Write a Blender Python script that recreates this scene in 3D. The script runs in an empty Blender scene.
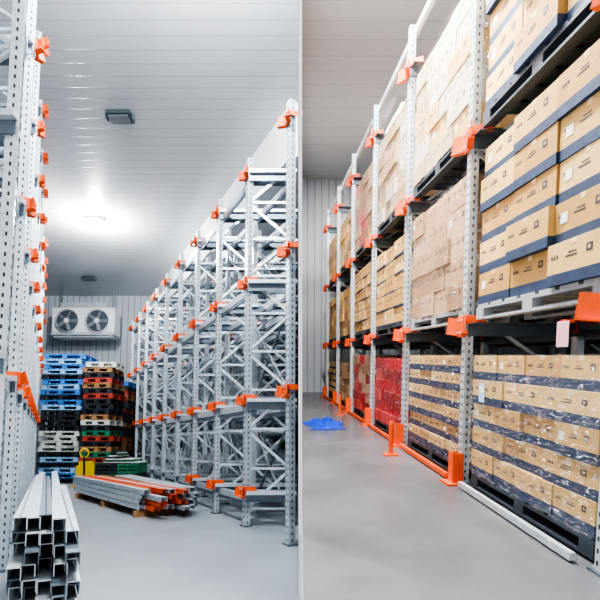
import bpy, math, random
from mathutils import Vector, Matrix
random.seed(7)
scene=bpy.context.scene
F=480.0
CAM=Vector((0,0,1.5))

# ------------------------------------------------------------------ materials
def mat(name,col,rough=0.5,metal=0.0,noise=0.0,nscale=6.0,bump=0.0,emit=None,es=0.0,spec=0.5):
    m=bpy.data.materials.new(name); m.use_nodes=True
    nt=m.node_tree; b=nt.nodes['Principled BSDF']
    b.inputs['Base Color'].default_value=(*col,1); b.inputs['Roughness'].default_value=rough
    b.inputs['Metallic'].default_value=metal; b.inputs['Specular IOR Level'].default_value=spec
    if noise>0 or bump>0:
        tc=nt.nodes.new('ShaderNodeTexCoord'); n=nt.nodes.new('ShaderNodeTexNoise')
        n.inputs['Scale'].default_value=nscale; n.inputs['Detail'].default_value=4
        nt.links.new(tc.outputs['Object'],n.inputs['Vector'])
        if noise>0:
            r=nt.nodes.new('ShaderNodeValToRGB')
            r.color_ramp.elements[0].position=0.3; r.color_ramp.elements[1].position=0.7
            r.color_ramp.elements[0].color=(*[c*(1-noise) for c in col],1)
            r.color_ramp.elements[1].color=(*[min(1,c*(1+noise)) for c in col],1)
            nt.links.new(n.outputs['Fac'],r.inputs['Fac']); nt.links.new(r.outputs['Color'],b.inputs['Base Color'])
        if bump>0:
            bp=nt.nodes.new('ShaderNodeBump'); bp.inputs['Strength'].default_value=bump; bp.inputs['Distance'].default_value=0.02
            nt.links.new(n.outputs['Fac'],bp.inputs['Height']); nt.links.new(bp.outputs['Normal'],b.inputs['Normal'])
    if emit:
        b.inputs['Emission Color'].default_value=(*emit,1); b.inputs['Emission Strength'].default_value=es
    return m

def seam_mat(name,col,dark,axis,period,width,rough=0.35,bump=0.3):
    """insulated panel: repeated seams along one world axis"""
    m=bpy.data.materials.new(name); m.use_nodes=True
    nt=m.node_tree; b=nt.nodes['Principled BSDF']; b.inputs['Roughness'].default_value=rough
    tc=nt.nodes.new('ShaderNodeTexCoord'); sp=nt.nodes.new('ShaderNodeSeparateXYZ')
    nt.links.new(tc.outputs['Object'],sp.inputs[0])
    d=nt.nodes.new('ShaderNodeMath'); d.operation='DIVIDE'; d.inputs[1].default_value=period
    nt.links.new(sp.outputs[axis],d.inputs[0])
    fr=nt.nodes.new('ShaderNodeMath'); fr.operation='FRACT'; nt.links.new(d.outputs[0],fr.inputs[0])
    lt=nt.nodes.new('ShaderNodeMath'); lt.operation='LESS_THAN'; lt.inputs[1].default_value=width
    nt.links.new(fr.outputs[0],lt.inputs[0])
    n=nt.nodes.new('ShaderNodeTexNoise'); n.inputs['Scale'].default_value=0.8
    nt.links.new(tc.outputs['Object'],n.inputs['Vector'])
    mx0=nt.nodes.new('ShaderNodeMixRGB'); mx0.inputs[1].default_value=(*[c*0.9 for c in col],1); mx0.inputs[2].default_value=(*col,1)
    nt.links.new(n.outputs['Fac'],mx0.inputs[0])
    mx=nt.nodes.new('ShaderNodeMixRGB'); mx.inputs[2].default_value=(*dark,1)
    nt.links.new(mx0.outputs[0],mx.inputs[1])
    nt.links.new(lt.outputs[0],mx.inputs[0]); nt.links.new(mx.outputs[0],b.inputs['Base Color'])
    bp=nt.nodes.new('ShaderNodeBump'); bp.inputs['Strength'].default_value=bump; bp.inputs['Distance'].default_value=0.01; bp.invert=True
    nt.links.new(lt.outputs[0],bp.inputs['Height']); nt.links.new(bp.outputs['Normal'],b.inputs['Normal'])
    return m

def film_mat():
    m=bpy.data.materials.new('stretch_film'); m.use_nodes=True
    nt=m.node_tree; nt.nodes.remove(nt.nodes['Principled BSDF']); out=nt.nodes['Material Output']
    t=nt.nodes.new('ShaderNodeBsdfTransparent'); g=nt.nodes.new('ShaderNodeBsdfGlossy'); g.inputs['Roughness'].default_value=0.10
    tc=nt.nodes.new('ShaderNodeTexCoord'); mp=nt.nodes.new('ShaderNodeMapping'); mp.inputs['Scale'].default_value=(2,2,7); mp.inputs['Rotation'].default_value=(0.35,0.5,0)
    n=nt.nodes.new('ShaderNodeTexNoise'); n.inputs['Scale'].default_value=2.6; n.inputs['Detail'].default_value=6; n.inputs['Distortion'].default_value=3.0
    nt.links.new(tc.outputs['Object'],mp.inputs[0]); nt.links.new(mp.outputs[0],n.inputs['Vector'])
    bp=nt.nodes.new('ShaderNodeBump'); bp.inputs['Strength'].default_value=1; bp.inputs['Distance'].default_value=0.12
    nt.links.new(n.outputs['Fac'],bp.inputs['Height']); nt.links.new(bp.outputs['Normal'],g.inputs['Normal'])
    r=nt.nodes.new('ShaderNodeMapRange'); r.inputs[1].default_value=0.50; r.inputs[2].default_value=0.70; r.inputs[3].default_value=0.06; r.inputs[4].default_value=0.62
    nt.links.new(n.outputs['Fac'],r.inputs[0])
    mx=nt.nodes.new('ShaderNodeMixShader'); nt.links.new(r.outputs[0],mx.inputs[0])
    nt.links.new(t.outputs[0],mx.inputs[1]); nt.links.new(g.outputs[0],mx.inputs[2]); nt.links.new(mx.outputs[0],out.inputs['Surface'])
    return m

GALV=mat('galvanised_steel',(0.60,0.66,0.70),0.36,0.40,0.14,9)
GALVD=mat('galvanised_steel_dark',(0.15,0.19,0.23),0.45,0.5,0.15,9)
ORANGE=mat('orange_powdercoat',(0.85,0.10,0.008),0.4,0,0.08,8)
HOLE=mat('punched_slot',(0.03,0.035,0.04),0.8)
BOLT=mat('zinc_bolt',(0.7,0.7,0.7),0.3,0.8)
CARD=[mat('carton_tan_a',(0.60,0.38,0.14),0.75,0,0.08,5),mat('carton_tan_b',(0.70,0.47,0.195),0.75,0,0.08,5),mat('carton_tan_c',(0.50,0.295,0.10),0.75,0,0.08,5)]
PINK=[mat('carton_pale_a',(0.44,0.28,0.16),0.7,0,0.1,5),mat('carton_pale_b',(0.52,0.35,0.22),0.7,0,0.1,5),mat('carton_pale_c',(0.36,0.22,0.12),0.7,0,0.1,5)]
WHT=[mat('carton_white_a',(0.58,0.51,0.42),0.6,0,0.06,5),mat('carton_white_b',(0.50,0.40,0.27),0.6,0,0.06,5),mat('carton_white_c',(0.42,0.31,0.18),0.6,0,0.06,5)]
RED=[mat('carton_red_a',(0.50,0.015,0.02),0.5,0,0.15,5),mat('carton_red_b',(0.58,0.06,0.06),0.5,0,0.15,5),mat('carton_red_c',(0.32,0.01,0.015),0.5,0,0.1,5)]
NAVY=mat('carton_navy_print',(0.025,0.05,0.11),0.6,0,0.2,8)
TAPE=mat('packing_tape',(0.80,0.64,0.38),0.25)
INK=mat('printed_mark',(0.06,0.06,0.08),0.7)
LABEL=mat('paper_label',(0.88,0.88,0.86),0.6)
BLUELAB=mat('pale_blue_label',(0.45,0.68,0.85),0.6)
PINKP=mat('pink_paper',(0.9,0.50,0.54),0.7)
PALW=mat('pallet_grey_wood',(0.36,0.38,0.40),0.8,0,0.15,12)
PALD=mat('pallet_dark_plastic',(0.05,0.065,0.085),0.5)
PBLUE=mat('pallet_blue',(0.05,0.20,0.56),0.5,0,0.1,5); PBL2=mat('pallet_light_blue',(0.28,0.52,0.80),0.5)
PBLK=mat('pallet_black',(0.025,0.03,0.04),0.5); PGRN=mat('pallet_green',(0.02,0.20,0.10),0.5)
PBRN=mat('pallet_wood',(0.33,0.17,0.07),0.8,0,0.2,8); PRED=mat('pallet_red',(0.40,0.05,0.03),0.5); PYEL=mat('pallet_pale',(0.62,0.64,0.60),0.7)
YEL=mat('machine_yellow',(0.90,0.60,0.02),0.4); BLACK=mat('rubber_black',(0.02,0.02,0.02),0.7)
WHITE=mat('white_enamel',(0.82,0.84,0.85),0.35); GREYM=mat('grille_dark',(0.10,0.12,0.14),0.5); MIDG=mat('fan_blade_grey',(0.30,0.32,0.34),0.4)
FILM=film_mat()
TARP=mat('blue_tarp',(0.005,0.05,0.48),0.4,0,0.2,6,0.6)
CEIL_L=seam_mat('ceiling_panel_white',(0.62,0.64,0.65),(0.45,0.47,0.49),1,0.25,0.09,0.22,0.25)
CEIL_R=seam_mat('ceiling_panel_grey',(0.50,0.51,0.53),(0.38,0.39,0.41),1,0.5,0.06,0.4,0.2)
WALL=seam_mat('wall_panel_white',(0.58,0.61,0.65),(0.30,0.33,0.38),0,0.24,0.14,0.4,0.5)
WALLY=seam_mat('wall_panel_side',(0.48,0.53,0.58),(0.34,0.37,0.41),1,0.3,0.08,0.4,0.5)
PLAIN=mat('partition_white',(0.92,0.92,0.92),0.5)
CLAD_SHADE=seam_mat('wall_panel_painted_shade',(0.10,0.125,0.15),(0.06,0.075,0.09),1,0.3,0.1,0.5,0.4)  # dark tone is rack-interior shade put into the panel colour
SOFF=mat('soffit_white',(0.84,0.86,0.88),0.4)
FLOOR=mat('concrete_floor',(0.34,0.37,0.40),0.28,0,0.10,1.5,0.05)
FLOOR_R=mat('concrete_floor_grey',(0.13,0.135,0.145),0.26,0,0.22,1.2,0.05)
LAMPW=mat('lamp_diffuser',(1,1,1),0.4,emit=(0.95,0.98,1.0),es=60)
LAMPOFF=mat('lamp_housing_dark',(0.06,0.08,0.09),0.4,0.3)

# ------------------------------------------------------------------ mesh builder
class MB:
    def __init__(s): s.v=[];s.f=[];s.m=[];s.mats=[]
    def mi(s,m):
        if m not in s.mats: s.mats.append(m)
        return s.mats.index(m)
    def hexa(s,c,m):
        o=len(s.v); s.v+= [tuple(x) for x in c]; k=s.mi(m)
        for f in ((3,2,1,0),(4,5,6,7),(0,1,5,4),(1,2,6,5),(2,3,7,6),(3,0,4,7)):
            s.f.append(tuple(o+i for i in f)); s.m.append(k)
    def box(s,c,ax,size,m):
        x,y,z=[a*(d/2) for a,d in zip(ax,size)]
        s.hexa([c-x-y-z,c+x-y-z,c+x+y-z,c-x+y-z,c-x-y+z,c+x-y+z,c+x+y+z,c-x+y+z],m)
    def seg(s,A,B,w,h,up,m):
        d=(B-A); L=d.length; d.normalize()
        sd=d.cross(up)
        if sd.length<1e-4: sd=d.cross(Vector((1,0,0)))
        sd.normalize(); u2=sd.cross(d).normalized()
        s.box((A+B)/2,(d,sd,u2),(L,w,h),m)
    def cyl(s,A,B,r,m,n=16,r2=None,cap=True):
        if r2 is None:r2=r
        d=(B-A).normalized(); t=d.orthogonal().normalized(); b=d.cross(t); o=len(s.v); k=s.mi(m)
        for P,rr in ((A,r),(B,r2)):
            for i in range(n):
                a=2*math.pi*i/n; s.v.append(tuple(P+t*math.cos(a)*rr+b*math.sin(a)*rr))
        for i in range(n):
            j=(i+1)%n; s.f.append((o+i,o+j,o+n+j,o+n+i)); s.m.append(k)
        if cap:
            s.f.append(tuple(o+i for i in reversed(range(n)))); s.m.append(k)
            s.f.append(tuple(o+n+i for i in range(n))); s.m.append(k)
    def ring(s,C,nrm,R,r,m,n=28,k2=6):
        t=nrm.orthogonal().normalized(); b=nrm.cross(t); o=len(s.v); k=s.mi(m)
        for i in range(n):
            a=2*math.pi*i/n; e=t*math.cos(a)+b*math.sin(a)
            for j in range(k2):
                q=2*math.pi*j/k2; s.v.append(tuple(C+e*(R+r*math.cos(q))+nrm*r*math.sin(q)))
        for i in range(n):
            for j in range(k2):
                s.f.append((o+i*k2+j,o+((i+1)%n)*k2+j,o+((i+1)%n)*k2+(j+1)%k2,o+i*k2+(j+1)%k2)); s.m.append(k)
    def carton(s,o,ax,size,m,band,bandfrac,yaw=0):
        x,y,z=ax
        c=o+x*size[0]/2+y*size[1]/2
        ca,sa=math.cos(yaw),math.sin(yaw); X=x*ca+y*sa; Y=y*ca-x*sa
        hx=X*size[0]/2; hy=Y*size[1]/2; st=len(s.v)
        lv=[0,bandfrac*size[2],size[2]]
        for l in lv:
            p=c+z*l
            for q in (p-hx-hy,p+hx-hy,p+hx+hy,p-hx+hy): s.v.append(tuple(q))
        km=s.mi(m); kb=s.mi(band)
        for r,k in ((0,kb),(1,km)):
            for i in range(4):
                j=(i+1)%4; s.f.append((st+r*4+i,st+r*4+j,st+(r+1)*4+j,st+(r+1)*4+i)); s.m.append(k)
        s.f.append((st+3,st+2,st+1,st)); s.m.append(kb)
        s.f.append((st+8,st+9,st+10,st+11)); s.m.append(km)
        return c,X,Y
    def obj(s,name,bevel=0,origin=None,parent=None,smooth=False):
        me=bpy.data.meshes.new(name); V=[Vector(v) for v in s.v]
        if origin is None:
            mn=Vector([min(v[i] for v in V) for i in range(3)]); mx=Vector([max(v[i] for v in V) for i in range(3)])
            origin=Vector(((mn.x+mx.x)/2,(mn.y+mx.y)/2,mn.z))
        me.from_pydata([tuple(v-origin) for v in V],[],s.f)
        for m in s.mats: me.materials.append(m)
        me.polygons.foreach_set('material_index',s.m)
        ob=bpy.data.objects.new(name,me); ob.location=origin; scene.collection.objects.link(ob)
        if bevel:
            b=ob.modifiers.new('bevel','BEVEL'); b.width=bevel; b.segments=1; b.limit_method='ANGLE'; b.angle_limit=1.0
        if parent: ob.parent=parent
        return ob

Z=Vector((0,0,1))
# ------------------------------------------------------------------ two store rooms
class Room: pass
L=Room(); L.a=Vector((-253/F,1,-42/F)); L.u=Vector((0,42,480)).normalized(); L.b=Vector((1,0,0))
L.c=Vector((0,480,-42)).normalized()
R=Room(); R.a=Vector((-38/F,1,45/F)); R.u=Vector((0,-45,480)).normalized(); R.b=R.a.normalized().cross(R.u).normalized()
R.an=R.a.normalized(); L.an=L.a.normalized()
def P(rm,p,q,h): return CAM+rm.b*p+rm.a*q+rm.u*h

def bracket(mb,rm,C,side,w=0.34,h=0.17):
    a=rm.an; u=rm.u
    bb=a.cross(u).normalized()
    o=bb*side
    mb.box(C+o*0.065,(a,o,u),(0.13,0.03,h),ORANGE)
    for s in (-1,1):
        A=C+o*0.06+a*s*0.05; B=C+o*0.12+a*s*w/2
        mb.seg(A+u*0.0,B+u*0.03,0.014,h*0.75,u,ORANGE)
        mb.seg(A-u*h*0.4,B-u*h*0.28,0.06,0.014,u,ORANGE)
        mb.seg(A+u*h*0.35,C-o*0.1+a*s*w*0.42+u*h*0.3,0.012,h*0.4,u,ORANGE)
    for s in (-1,1):
        for t in (-1,1):
            mb.cyl(C+o*0.08+a*s*0.035+u*t*h*0.3,C+o*0.093+a*s*0.035+u*t*h*0.3,0.012,BOLT,6)

def post(mb,rm,p,q,h0,h1,side,w=0.09,d=0.075,slots=True):
    a=rm.an; u=rm.u; bb=a.cross(u).normalized(); o=bb*side
    C0=P(rm,p,q,h0); C1=P(rm,p,q,h1); M=(C0+C1)/2; H=(C1-C0).length
    mb.box(M+o*(d/2),(a,o,u),(w,0.006,H),GALV)
    for s in (-1,1):
        mb.box(M+a*s*(w/2),(a,o,u),(0.006,d,H),GALV)
        mb.box(M-o*(d/2)+a*s*(w/2-0.012),(a,o,u),(0.024,0.006,H),GALV)
    mb.box(C0+u*0.01,(a,o,u),(w*1.7,d*1.8,0.02),GALVD)
    if slots:
        n=int(H/0.075)
        for i in range(n):
            z=C0+u*(0.06+i*0.075)
            for s in (-1,1):
                mb.box(z+o*(d/2+0.0035)+a*s*w*0.24,(a,o,u),(0.014,0.002,0.03),HOLE)
                mb.box(z+a*s*(w/2+0.0035),(a,o,u),(0.002,0.014,0.03),HOLE)

# ---- LEFT ROOM, right-hand racking
FL=-1.2
LV=[0.6,2.35,4.05]
PITCH=0.62
mb=MB(); ob=MB()
qs=[5.72+1.24*k for k in range(10)]
for k,q in enumerate(qs):
    pm=q*253/F-0.10
    ps=[2.9]
    while ps[-1]+PITCH<pm: ps.append(ps[-1]+PITCH)
    top=4.3
    for i,p in enumerate(ps):
        post(mb,L,p,q,FL,top,-1,w=0.10 if i==0 else 0.07,slots=(k<4 and i==0))
        if i<len(ps)-1:
            hh=FL+0.25; zig=i%2
            while hh+0.6<top:
                a,b=(p,ps[i+1]) if zig%2==0 else (ps[i+1],p)
                mb.seg(P(L,a,q,hh),P(L,b,q,hh+0.55),0.035,0.04,L.u,GALV)
                mb.seg(P(L,p,q,hh),P(L,ps[i+1],q,hh),0.03,0.035,L.u,GALV)
                hh+=0.57; zig+=1
    for h in LV+[-0.72]:
        if ps[-1]>2.9 or pm>3.1:
            for s in (-1,1):
                off=L.an*s*0.11
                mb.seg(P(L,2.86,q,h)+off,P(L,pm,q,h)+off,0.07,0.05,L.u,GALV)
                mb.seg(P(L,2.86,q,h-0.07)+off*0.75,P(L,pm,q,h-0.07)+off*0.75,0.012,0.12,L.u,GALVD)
        if h>0 or k in (1,2,3): bracket(ob,L,P(L,2.9,q,h),-1,0.28,0.16)
        if h>0:
            for i in range(1,len(ps)):
                if i%3==2: bracket(ob,L,P(L,ps[i],q,h),-1,0.2,0.10)
for i in range(10):
    p=2.9+PITCH*i
    q0=max(5.72,(p+0.14)*F/253)
    qk=[q for q in qs if q>=q0]
    if len(qk)<2: continue
    for h in LV+[-0.72]:
        if i%2 and h<0: continue
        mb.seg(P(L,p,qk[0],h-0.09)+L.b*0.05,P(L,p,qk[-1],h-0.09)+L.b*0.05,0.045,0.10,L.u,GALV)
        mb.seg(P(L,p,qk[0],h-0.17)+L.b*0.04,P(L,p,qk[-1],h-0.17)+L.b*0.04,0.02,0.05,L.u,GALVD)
    if i in(1,2,4,6):
        for j in range(0,len(qk)-1):
            for h0 in (LV[0]-1.75+.0,LV[0],LV[1]) if i!=1 else (LV[j%2],LV[0]-1.75):
                A=h0+0.1; B=h0+1.45
                mb.seg(P(L,p,qk[j],A),P(L,p,qk[j+1],B),0.02,0.035,L.u,GALV)
                if (j+i)%2: mb.seg(P(L,p,qk[j],B),P(L,p,qk[j+1],A),0.02,0.035,L.u,GALVD)
rk=mb.obj('storage_rack'); b_=ob.obj('entry_brackets',parent=rk); b_.location-=rk.location

# ---- LEFT ROOM, left-hand racking
mb=MB(); ob=MB()
ql=[3.35+1.25*k for k in range(11)]
PL=-0.36
for k,q in enumerate(ql):
    for i,p in enumerate((PL,PL-.95,PL-1.9)):
        post(mb,L,p,q,FL,5.35,1,w=0.10,slots=(k<3 and i==0))
        if i<2:
            hh=FL+0.25;zig=0
            while hh+0.7<5.3:
                a,b=(p,p-0.95) if zig%2==0 else (p-0.95,p)
                mb.seg(P(L,a,q,hh),P(L,b,q,hh+0.65),0.03,0.03,L.u,GALV)
                mb.seg(P(L,p,q,hh),P(L,p-0.95,q,hh),0.035,0.035,L.u,GALV)
                hh+=0.65; zig+=1
    for h in LV+[5.2]:
        for s in (-1,1):
            off=L.an*s*0.11
            mb.seg(P(L,PL+.03,q,h)+off,P(L,PL-2,q,h)+off,0.07,0.05,L.u,GALV)
            mb.seg(P(L,PL+.03,q,h-0.07)+off*0.75,P(L,PL-2,q,h-0.07)+off*0.75,0.012,0.12,L.u,GALVD)
        if k>0: bracket(ob,L,P(L,PL,q,h),1,0.20,0.14)
for p in (PL-.04,PL-1,PL-1.9):
    for h in LV+[5.2]:
        mb.seg(P(L,p,ql[0],h-0.09),P(L,p,ql[-1],h-0.09),0.04,0.09,L.u,GALV)
rk=mb.obj('storage_rack'); b_=ob.obj('entry_brackets',parent=rk); b_.location-=rk.location

# ------------------------------------------------------------------ shells
def pX(rm,q,X):
    return (X-rm.a.x*q)/rm.b.x
def slab(name,rm,q0,q1,pl0,pr0,pl1,pr1,h,t,m):
    s=MB(); 
    lo=[P(rm,pl0,q0,h),P(rm,pr0,q0,h),P(rm,pr1,q1,h),P(rm,pl1,q1,h)]
    s.hexa(lo+[x+rm.u*t for x in lo],m); return s.obj(name,origin=Vector((0,0,0)))
HCL=5.7; QBL=18.3
slab('ceiling',L,3.2,QBL,-2.6,pX(L,3.2,-0.02),-2.6,pX(L,QBL,-0.02),HCL,0.12,CEIL_L)
slab('floor',L,0.3,QBL,-2.6,pX(L,0.3,-0.02),-2.6,pX(L,QBL,-0.02),FL-0.12,0.12,FLOOR)
HCR=5.9; QBR=16.6; FR=-1.3
slab('ceiling',R,3.2,QBR,pX(R,3.2,0.02),6.2,pX(R,QBR,0.02),6.2,HCR,0.12,CEIL_R)
slab('floor',R,0.3,QBR,pX(R,0.3,0.02),6.2,pX(R,QBR,0.02),6.2,FR-0.12,0.12,FLOOR_R)
def wallq(name,rm,A,B,h0,h1,t,m):
    s=MB(); n=(B-A).cross(rm.u).normalized()*t
    lo=[A+rm.u*h0,B+rm.u*h0,B+rm.u*h0+n,A+rm.u*h0+n]; hi=[x+rm.u*(h1-h0) for x in lo]
    s.hexa(lo+hi,m); return s.obj(name,origin=Vector((0,0,0)))
wallq('wall_back_left',L,P(L,pX(L,QBL,-0.02),QBL,0),P(L,-2.6,QBL,0),FL-.12,HCL+.12,0.1,WALL)
wallq('wall_left',L,P(L,-2.6,QBL,0),P(L,-2.6,3.2,0),FL-.12,HCL+.12,0.1,WALLY)
wallq('wall_back_right',R,P(R,6.2,QBR,0),P(R,pX(R,QBR,0.02),QBR,0),FR-.12,HCR+.12,0.1,WALL)
wallq('wall_right',R,P(R,6.2,1.5,0),P(R,6.2,QBR,0),FR-.12,HCR+.12,0.1,CLAD_SHADE)  # dark wall colour stands in for shade behind the loads
s=MB(); AX=(Vector((1,0,0)),Vector((0,1,0)),Z)
s.box(Vector((0.002,11.4,3.6)),AX,(0.026,15.8,12.2),PLAIN); s.box(Vector((-0.013,11.55,3.6)),AX,(0.004,15.5,12.2),CLAD_SHADE)  # thin dark sheet imitates the shade deep in the left racks
s.obj('wall_partition',origin=Vector((0,0,0)))
s=MB()
q0=3.9*F/253+0.2
lo=[P(L,3.85,q0,4.75),P(L,pX(L,q0,-0.02),q0,4.75),P(L,pX(L,QBL-.05,-0.02),QBL-.05,4.75),P(L,3.85,QBL-.05,4.75)]
s.hexa(lo+[x+L.u*(HCL-4.75) for x in lo],SOFF); s.obj('trim_soffit')

# ------------------------------------------------------------------ lamps (left)
def lamp(rm,p,q,h,lit,energy=0,drop=0.3):
    s=MB(); C=P(rm,p,q,h)
    s.box(C-rm.u*0.035,(rm.b,rm.u.cross(rm.b),rm.u),(0.42,0.30,0.07),LAMPOFF if not lit else WHITE)
    s.box(C-rm.u*0.085,(rm.b,rm.u.cross(rm.b),rm.u),(0.36,0.24,0.03),LAMPW if lit else GREYM)
    for sx in(-1,1): s.box(C-rm.u*0.05+rm.b*sx*0.23,(rm.b,rm.u.cross(rm.b),rm.u),(0.03,0.12,0.10),WHITE if lit else GALVD)
    o=s.obj('ceiling_lamp',0.01)
    if energy:
        l=bpy.data.lights.new('lamp_light','POINT'); l.energy=energy; l.shadow_soft_size=0.12; l.color=(0.94,0.97,1)
        lo=bpy.data.objects.new('lamp_light',l); lo.location=C-rm.u*drop; scene.collection.objects.link(lo)
        lo.parent=o; lo.location-=o.location
lamp(L,1.02,7.9,HCL,False); lamp(L,0.96,11.8,HCL,True,560,0.32); lamp(L,1.2,16.2,HCL,False)
lamp(L,1.1,4.2,HCL,True,900)
def fill_strip(rm,p,q,h,energy,length=2.4):  # strip lamps added out of view to brighten the right room
    s=MB(); C=P(rm,p,q,h)
    s.box(C-rm.u*0.03,(rm.b,rm.u.cross(rm.b),rm.u),(0.25,length,0.06),WHITE)
    s.box(C-rm.u*0.07,(rm.b,rm.u.cross(rm.b),rm.u),(0.18,length-0.1,0.03),LAMPW)
    o=s.obj('added_strip_lamp',0.005)
    l=bpy.data.lights.new('added_strip_light','AREA'); l.shape='RECTANGLE'; l.size=0.3; l.size_y=length; l.energy=energy; l.color=(1.0,0.985,0.96)
    lo=bpy.data.objects.new('added_strip_light',l); scene.collection.objects.link(lo)
    lo.matrix_world=Matrix.Translation(C-rm.u*0.12)@Vector((0,0,1)).rotation_difference(rm.u).to_matrix().to_4x4()
    lo.parent=o; lo.location-=o.location
fill_strip(R,0.9,4.4,HCR,520); fill_strip(R,0.75,6.2,HCR,340,1.6)
fill_strip(R,3.4,12.2,HCR,200,1.6)  # added fill for the far end, hidden by the rack loads

# ------------------------------------------------------------------ evaporator (left room back wall)
s=MB(); ax=(L.b,L.c,L.u)
qf=17.5
C=P(L,(82-47)/F*qf,qf,(442-321)/F*qf)
s.box(C,ax,(2.3,0.55,1.02),WHITE)
s.box(C+L.c*-0.29-L.u*0.47,ax,(2.36,0.06,0.10),GALV)
s.box(C-L.u*0.56,ax,(2.2,0.5,0.06),GALV)
s.box(C+L.u*0.62-L.b*0.05,ax,(1.7,0.4,0.22),GALV)
for sx in(-1,1):
    s.cyl(C+L.b*sx*0.95+L.u*0.5,P(L,(82-47)/F*qf,qf,HCL-.03)+L.b*sx*0.95,0.02,GALVD,8)
    F0=C+L.b*sx*0.55-L.c*0.28
    s.cyl(F0,F0-L.c*0.10,0.44,WHITE,32); s.cyl(F0-L.c*0.10,F0-L.c*0.105,0.39,GREYM,32)
    for r in (0.10,0.18,0.26,0.34,0.41): s.ring(F0-L.c*0.14,L.c,r,0.008,GALVD)
    for i in range(5):
        an=i*2*math.pi/5; e=L.b*math.cos(an)+L.u*math.sin(an); t=e.cross(L.c)
        s.box(F0-L.c*0.12+e*0.22,(e,(t+L.c*0.4).normalized(),L.c),(0.30,0.13,0.008),MIDG)
    s.cyl(F0-L.c*0.10,F0-L.c*0.15,0.09,WHITE,16)
    for i in range(4):
        an=i*math.pi/4; e=L.b*math.cos(an)+L.u*math.sin(an)
        s.seg(F0-L.c*0.14-e*0.41,F0-L.c*0.14+e*0.41,0.008,0.008,L.c,GALVD)
s.obj('evaporator_cooling_unit')

# ------------------------------------------------------------------ pallets
def pallet(s,C,ax,size,m):
    x,y,z=ax; lx,ly,lz=size; bt=lz*0.16
    for i in range(3):
        yy=(i-1)*(ly/2-0.05)
        s.box(C+y*yy+z*bt/2,ax,(lx,0.10,bt),m)
        s.box(C+y*yy+z*(lz-bt*1.5),ax,(lx,0.10,bt),m)
        for j in range(3):
            s.box(C+y*yy+x*(j-1)*(lx/2-0.07)+z*(lz/2-bt*0.5),ax,(0.14,0.10,lz-2.9*bt),m)
    n=7
    for i in range(n):
        s.box(C+x*(-lx/2+lx*(i+0.5)/n)+z*(lz-bt/2),ax,(lx/n*0.8,ly,bt),m)
def pallet_stack(rm,p,q,n,cols,w=1.2,yaw0=0,lz=0.15):
    s=MB(); b0=rm.b; c0=rm.u.cross(rm.b)
    for i in range(n):
        y=yaw0+random.uniform(-.07,.07); X=b0*math.cos(y)+c0*math.sin(y); Y=c0*math.cos(y)-b0*math.sin(y)
        C=P(rm,p,q,FL+i*lz*1.02)+b0*random.uniform(-.05,.05)
        pallet(s,C,(X,Y,rm.u),(w*random.uniform(.94,1.03),1.0,lz),cols[i])
    return s.obj('pallet_stack')
n=25
cols=[[PBLK,PYEL,PBLK,PBLUE,PBLK,PYEL,PBL2][(i*3+i//4)%7] for i in range(n-11)]+[PBL2,PBLUE,PBLK,PBLUE,PBL2,PBLUE,PBLK,PBL2,PBLUE,PBL2,PBLUE]
pallet_stack(L,(67-47)/F*14.6,14.6,n,cols,1.18)
cols=[random.choice([PGRN,PBLK,PBRN,PBLK,PYEL,PGRN,PBLK,PRED,PBRN]) for i in range(25)]
pallet_stack(L,(103-47)/F*14.2,14.2,23,cols,0.86)
cols=[random.choice([PBLUE,PBLK,PBLK,PRED,PBRN]) for i in range(25)]
pallet_stack(L,(122-47)/F*15.9,16.3,21,cols,0.8)
cols=[random.choice([PBLK,PGRN,PBRN,PBLK]) for i in range(25)]
pallet_stack(L,(92-47)/F*16.2,16.3,22,cols,1.1)
A3=(L.b,L.c,L.u)
s=MB()
C=P(L,(123-47)/F*12.4,12.4,FL)
pallet(s,C,A3,(1.1,0.9,0.15),PBLK)
for i in range(2):
    for j in range(2):
        o=C+L.b*(j-0.5)*0.54+L.u*(0.15+i*0.26)
        m=[PGRN,PBLK,PGRN][(i+j)%3]
        s.box(o+L.u*0.01,A3,(0.5,0.8,0.02),m)
        for sx in(-1,1):
            s.box(o+L.b*sx*0.245+L.u*0.125,A3,(0.015,0.8,0.23),m)
            for t in range(3): s.box(o+L.c*sx*0.4+L.u*(0.05+t*0.085),A3,(0.5,0.015,0.05),m)
            for t in (-1,0,1): s.box(o+L.c*sx*0.4+L.b*t*0.23+L.u*0.125,A3,(0.03,0.02,0.23),m)
for t in range(8): s.box(C+L.u*(0.69+t*0.04)+L.b*random.uniform(-.1,.1),(L.b*math.cos(t*.3)+L.c*math.sin(t*.3)*.3,L.c,L.u),(0.9-t*.06,0.6,0.025),[LABEL,PGRN,LABEL,PBLK][t%4])
s.obj('plastic_crate_stack')
# yellow pallet jack
s=MB(); C=P(L,(95-47)/F*12.6,12.6,FL)
for sx in(-1,1):
    s.box(C+L.b*sx*0.18-L.c*0.1+L.u*0.1,A3,(0.16,1.1,0.06),YEL)
    s.cyl(C+L.b*(sx*0.18-0.04)-L.c*0.55+L.u*0.05,C+L.b*(sx*0.18+0.04)-L.c*0.55+L.u*0.05,0.05,BLACK)
s.box(C-L.c*0.45+L.u*0.36,A3,(0.46,0.16,0.5),YEL)
s.box(C-L.c*0.45+L.u*0.66,A3,(0.34,0.14,0.12),YEL)
s.cyl(C-L.c*0.64+L.u*0.1-L.b*0.08,C-L.c*0.64+L.u*0.1+L.b*0.08,0.1,BLACK)
s.cyl(C-L.c*0.56+L.u*0.2,C-L.c*0.60+L.u*0.85,0.025,BLACK,10)
s.ring(C-L.c*0.60+L.u*0.93,L.c,0.11,0.018,YEL,20)
s.obj('pallet_jack')

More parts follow.
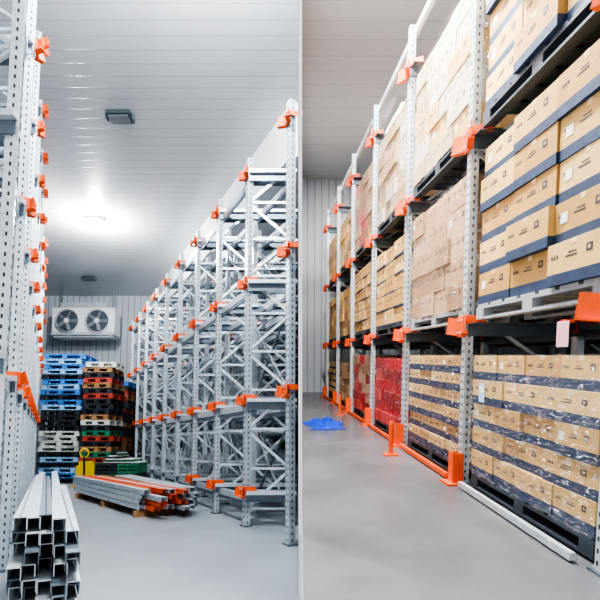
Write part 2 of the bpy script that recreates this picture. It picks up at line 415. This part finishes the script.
def channel(s,A,B,w,h,m,up):
    d=(B-A).normalized(); sd=d.cross(up).normalized()
    s.seg(A,B,w,0.006,up,m)
    for t in(-1,1): s.seg(A+sd*t*w/2-up*h/2,B+sd*t*w/2-up*h/2,0.006,h,up,m)
s=MB()
rows=8
for r in range(rows):
    for c in range(5):
        hh=FL+0.10+r*0.084
        pp=-0.15+c*0.085+random.uniform(-.012,.012); q0=2.75+random.uniform(0,.35); q1=7.4+random.uniform(-1.8,.9)
        if r==rows-1 and c in(4,): continue
        dh=random.uniform(0,.02) if r==rows-1 else 0
        channel(s,P(L,pp,q0,hh+0.05+dh),P(L,pp+random.uniform(0,.06),q1,hh+0.05+dh),0.07,0.07,GALV if (c+r)%3 else GALVD,L.u)
        if r>=rows-2 and c%2==0:
            for z in range(45):
                t=z/45+.01; X=P(L,pp,q0+(q1-q0)*t,hh+0.0545+dh)
                s.box(X,(L.b,L.an,L.u),(0.012,0.03,0.002),HOLE)
for q in (3.2,4.5,5.3): s.box(P(L,0.02,q,FL+0.03),(L.b,L.c,L.u),(0.45,0.1,0.06),PBRN)
s.obj('steel_channel_bundle')
s=MB()
A=P(L,0.94,11.0,FL); B=P(L,1.95,7.6,FL); d=(B-A).normalized(); sd=d.cross(L.u).normalized()
for t in (.12,.5,.88): s.box(A+(B-A)*t+L.u*0.05,(sd,d,L.u),(0.7,0.1,0.1),PBRN)
for r in range(4):
    for c in range(5):
        if random.random()<.25 and r==3: continue
        m=ORANGE if (r*2+c)%3!=1 and c<4 else GALV
        off=sd*((c-2)*0.13+random.uniform(-.02,.02))+L.u*(0.15+r*0.085)
        channel(s,A+off+d*random.uniform(-.2,.3)+L.u*.04,B+off+d*random.uniform(-.5,.2)+L.u*.04,0.10,0.07,m,L.u)
s.obj('rack_beam_stack')
s=MB()
A=P(L,1.80,11.2,FL); B=P(L,2.38,7.9,FL); d=(B-A).normalized(); sd=d.cross(L.u).normalized()
for t in (.15,.85): s.box(A+(B-A)*t+L.u*0.05,(sd,d,L.u),(0.4,0.1,0.1),PBRN)
for r in range(4):
    for c in range(3):
        off=sd*((c-1)*0.13)+L.u*(0.15+r*0.085)
        channel(s,A+off+L.u*.035,B+off+d*random.uniform(-.3,.2)+L.u*.035,0.10,0.07,GALV,L.u)
s.obj('rack_beam_stack')

# ================================================================== RIGHT ROOM racking
RP=2.03
RL=[0.335,2.09,3.85]
qr=[2.58+2.03*k for k in range(7)]
mb=MB(); ob=MB(); gd=MB()
for k,q in enumerate(qr):
    for i,p in enumerate((RP,RP+1.15,RP+2.3,RP+3.45)):
        post(mb,R,p,q,FR,4.35,-1,w=0.085,slots=(k<4 and i==0))
        if i<3:
            hh=FR+0.25;zig=0
            while hh+0.8<4.3:
                a,b=(p,p+1.15) if zig%2==0 else (p+1.15,p)
                mb.seg(P(R,a,q,hh),P(R,b,q,hh+0.75),0.03,0.03,R.u,GALV)
                mb.seg(P(R,p,q,hh),P(R,p+1.15,q,hh),0.03,0.03,R.u,GALV)
                hh+=0.75; zig+=1
    for h in RL:
        for sgn in (-1,1):
            off=R.an*sgn*0.12
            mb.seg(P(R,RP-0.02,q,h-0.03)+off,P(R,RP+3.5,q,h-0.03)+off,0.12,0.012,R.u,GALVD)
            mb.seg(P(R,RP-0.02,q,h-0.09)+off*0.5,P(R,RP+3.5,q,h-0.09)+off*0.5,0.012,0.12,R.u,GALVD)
        bracket(ob,R,P(R,RP,q,h-0.06),-1,0.42,0.20)
        if h==RL[0]: bracket(ob,R,P(R,RP+1.15,q,h-0.06),-1,0.3,0.15)
    if k>0:
        C=P(R,RP-0.13,q,FR); bb=R.b
        gd.box(C+R.u*0.16,(R.an,bb,R.u),(0.10,0.012,0.32),ORANGE)
        for sgn in(-1,1): gd.box(C+R.u*0.16+R.an*sgn*0.055+bb*0.05,(R.an,bb,R.u),(0.012,0.11,0.32),ORANGE)
        gd.box(C+R.u*0.01+bb*0.02,(R.an,bb,R.u),(0.22,0.18,0.02),ORANGE)
for h in RL:
    for p in (RP+1.2,RP+2.35):
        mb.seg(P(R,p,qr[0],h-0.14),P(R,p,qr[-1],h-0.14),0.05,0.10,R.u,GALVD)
mb.seg(P(R,RP+0.05,qr[0],4.28),P(R,RP+0.05,qr[-1],4.28),0.05,0.09,R.u,GALV)
for k in range(len(qr)-1):
    gd.seg(P(R,RP-0.10,qr[k]+0.16,FR+0.04),P(R,RP-0.10,qr[k+1]-0.16,FR+0.04),0.04,0.05,R.u,ORANGE if k>0 else GALV)
rk=mb.obj('storage_rack')
for o_,nm in ((ob,'entry_brackets'),(gd,'column_guards')):
    b_=o_.obj(nm,parent=rk); b_.location-=rk.location

def load(k,h,top,mats,nrow,ncol,band=NAVY,bf=0.32,film=False,pal=PALD,inset=0.0,jit=0.02,depth=2,labels=True):
    x=R.an; y=R.b; z=R.u; ax=(x,y,z)
    q0=qr[k]+0.14; width=2.03*R.a.length-0.28
    Dp=1.05
    base=P(R,RP+0.02+inset,q0,h)
    s=MB(); pallet(s,base+x*width/2+y*Dp/2,ax,(width,Dp,0.14),pal)
    s.obj('pallet')
    s=MB(); b0=base+z*0.142; W=width/ncol; H=(top-h-0.145)/nrow; D=Dp/depth
    for r in range(nrow):
        nc=ncol if r%2==0 or ncol<4 else ncol-1
        WW=width/nc
        for c in range(nc):
            for d in range(depth):
                j=random.uniform(-jit,jit); 
                m=random.choice(mats)
                o=b0+x*(c*WW+0.004)+y*(d*D+0.003+(j if d==0 else abs(j)))+z*(r*H)
                cc,X,Y=s.carton(o,ax,(WW-0.010,D-0.012-abs(j),H-0.002),m,band if band else m,bf,random.uniform(-.015,.015))
                if d==0:
                    f=cc-Y*((D-0.012-abs(j))/2+0.0015)
                    if labels:
                        s.box(f+X*(-WW*0.25)+z*H*0.68,(X,Y,z),(WW*0.10,0.001,H*0.18),INK)
                        s.box(f+X*(-WW*0.25)+z*H*0.68-Y*.001,(X,Y,z),(WW*0.04,0.001,H*0.08),m)
                        s.box(f+X*(WW*0.05)+z*H*0.62,(X,Y,z),(WW*0.2,0.001,H*0.04),INK)
                        s.box(f+X*(WW*0.03)+z*H*0.70,(X,Y,z),(WW*0.14,0.001,H*0.03),INK)
                        for t in range(3): s.box(f+X*(WW*(0.30+t*.05))+z*H*0.66,(X,Y,z),(WW*0.03,0.001,H*0.09),INK)
                        if random.random()<.25: s.box(f+X*(WW*0.32)+z*H*0.6-Y*.001,(X,Y,z),(WW*0.13,0.001,H*0.25),LABEL)
                    s.box(f+z*H*0.93,(X,Y,z),(0.05,0.001,H*0.13),TAPE)
    if film:
        hgt=top-h-0.145
        e=0.03; c0=b0+x*width/2+y*Dp/2
        o=len(s.v); km=s.mi(FILM); nx=22; nz=14
        loop=[]
        for t in range(nx): loop.append((-width/2-e+(width+2*e)*t/(nx),-Dp/2-e))
        for t in range(12): loop.append((width/2+e,-Dp/2-e+(Dp+2*e)*t/12))
        for t in range(nx): loop.append((width/2+e-(width+2*e)*t/(nx),Dp/2+e))
        for t in range(12): loop.append((-width/2-e,Dp/2+e-(Dp+2*e)*t/12))
        n=len(loop)
        for i in range(nz+1):
            for (lx,ly) in loop:
                w=random.uniform(-.006,.008)
                s.v.append(tuple(c0+x*(lx+ (w if lx>0 else -w))+y*(ly+(w if ly>0 else -w))+z*(hgt+0.01)*i/nz))
        for i in range(nz):
            for j in range(n):
                s.f.append((o+i*n+j,o+i*n+(j+1)%n,o+(i+1)*n+(j+1)%n,o+(i+1)*n+j)); s.m.append(km)
    s.obj('carton_stack',0.004)
# tier 0 
load(0,FR+0.02,0.0,CARD,5,4,film=True,bf=0.33)
load(1,FR+0.02,0.0,CARD,6,4,film=True,bf=0.42)
load(2,FR+0.02,-0.05,RED,6,4,band=None,film=True,labels=False)
load(3,FR+0.02,0.0,RED+PINK,6,4,band=None,film=True,labels=False)
load(4,FR+0.02,-0.2,PINK,5,3,band=None,labels=False)
load(5,FR+0.02,-0.2,CARD,5,3,labels=False)
# tier 1
load(0,RL[0],1.90,CARD,5,3,bf=0.27,jit=0.045,pal=PALW)
load(1,RL[0],1.80,PINK,5,4,band=None,film=True,pal=PALW)
load(2,RL[0],1.72,CARD,5,3,bf=0.12)
load(3,RL[0],1.75,CARD,6,4,bf=0.12)
load(4,RL[0],1.6,PINK+CARD,6,3,band=None,labels=False)
load(5,RL[0],1.6,PINK+CARD,6,3,band=None,labels=False)
# tier 2
load(0,RL[1],3.62,CARD,5,3,bf=0.27,jit=0.045)
load(1,RL[1],3.62,WHT+CARD[:1],6,4,band=None,film=True)
load(2,RL[1],3.6,WHT+PINK,6,4,band=None,film=True)
load(3,RL[1],3.55,RED[1:2]+PINK,6,4,band=None,labels=False,film=True)
load(4,RL[1],3.3,CARD+PINK,5,3,band=None,labels=False)
load(5,RL[1],3.3,CARD+PINK,5,3,band=None,labels=False)
def deep(k,h,top,mats):
    x=R.an;y=R.b;z=R.u;ax=(x,y,z); width=1.7
    base=P(R,RP+1.35,qr[k]+0.16,h)
    s=MB(); pallet(s,base+x*width/2+y*0.5,ax,(width,1.0,0.14),PALD)
    for r in range(4):
        for c in range(3):
            H=(top-h-.15)/4
            s.carton(base+z*(0.142+r*H)+x*c*width/3,ax,(width/3-.01,1.0,H-.003),random.choice(mats),NAVY,0.3)
    s.obj('pallet_load')
for k in range(5):
    deep(k,RL[0],1.7,CARD); deep(k,RL[1],3.3,PINK); deep(k,FR+0.01,-0.2,CARD)

s=MB(); C=P(R,RP-0.16,2.86,0.13)
s.box(C,(R.an,R.b,R.u),(0.12,0.003,0.16),PINKP); s.box(C+R.u*0.08+R.b*.03,(R.an,R.b,R.u),(0.05,0.06,0.02),ORANGE)
s.obj('paper_tag')
s=MB(); C=P(R,RP-0.055,4.15,-0.34)
s.box(C,(R.an,R.b,R.u),(0.10,0.003,0.17),BLUELAB); s.box(C-R.b*0.002+R.u*0.03,(R.an,R.b,R.u),(0.08,0.002,0.05),LABEL); s.obj('shipping_label')
import bmesh
bm=bmesh.new()
bmesh.ops.create_grid(bm,x_segments=40,y_segments=30,size=0.5)
C=P(R,1.15,8.7,FR+0.004)
for v in bm.verts:
    x,y=v.co.x,v.co.y*1.1; r=max(0,1-(abs(v.co.x)/.5)**2)*max(0,1-(abs(v.co.y)/.5)**2)
    hgt=r*(0.09+0.06*math.sin(x*17+y*5)*math.cos(y*9)+random.uniform(0,.03))
    v.co=C+R.b*x*(0.66+.12*math.sin(y*6))+R.an*y+R.u*max(hgt,0.003)
me=bpy.data.meshes.new('blue_tarp'); bm.to_mesh(me); bm.free(); me.materials.append(TARP)
for p_ in me.polygons: p_.use_smooth=True
t_=bpy.data.objects.new('blue_tarp',me); scene.collection.objects.link(t_)
for (p,q) in ((1.66,6.0),(1.68,10.2)):
    s=MB(); C=P(R,p,q,FR)
    s.box(C+R.u*0.01,(R.an,R.b,R.u),(0.16,0.16,0.02),ORANGE); s.cyl(C+R.u*.02,C+R.u*0.42,0.03,ORANGE,14); s.cyl(C+R.u*0.42,C+R.u*0.45,0.03,ORANGE,14,0.02)
    s.obj('orange_bollard')

# ------------------------------------------------------------------ world, camera
w=bpy.data.worlds.new('world'); scene.world=w; w.use_nodes=True
bg=w.node_tree.nodes['Background']; bg.inputs[0].default_value=(0.94,0.96,1,1); bg.inputs[1].default_value=0.75  # even white surround, added as frontal fill through the open near side
cd=bpy.data.cameras.new('camera'); co=bpy.data.objects.new('camera',cd); scene.collection.objects.link(co)
co.location=CAM; co.rotation_euler=(math.radians(90),0,0); cd.sensor_width=36; cd.lens=F/600*36; cd.shift_y=100/600
cd.clip_start=0.05
scene.camera=co
try: scene.view_settings.look='AgX - High Contrast'
except Exception as e: print(e)
scene.view_settings.exposure=0.3
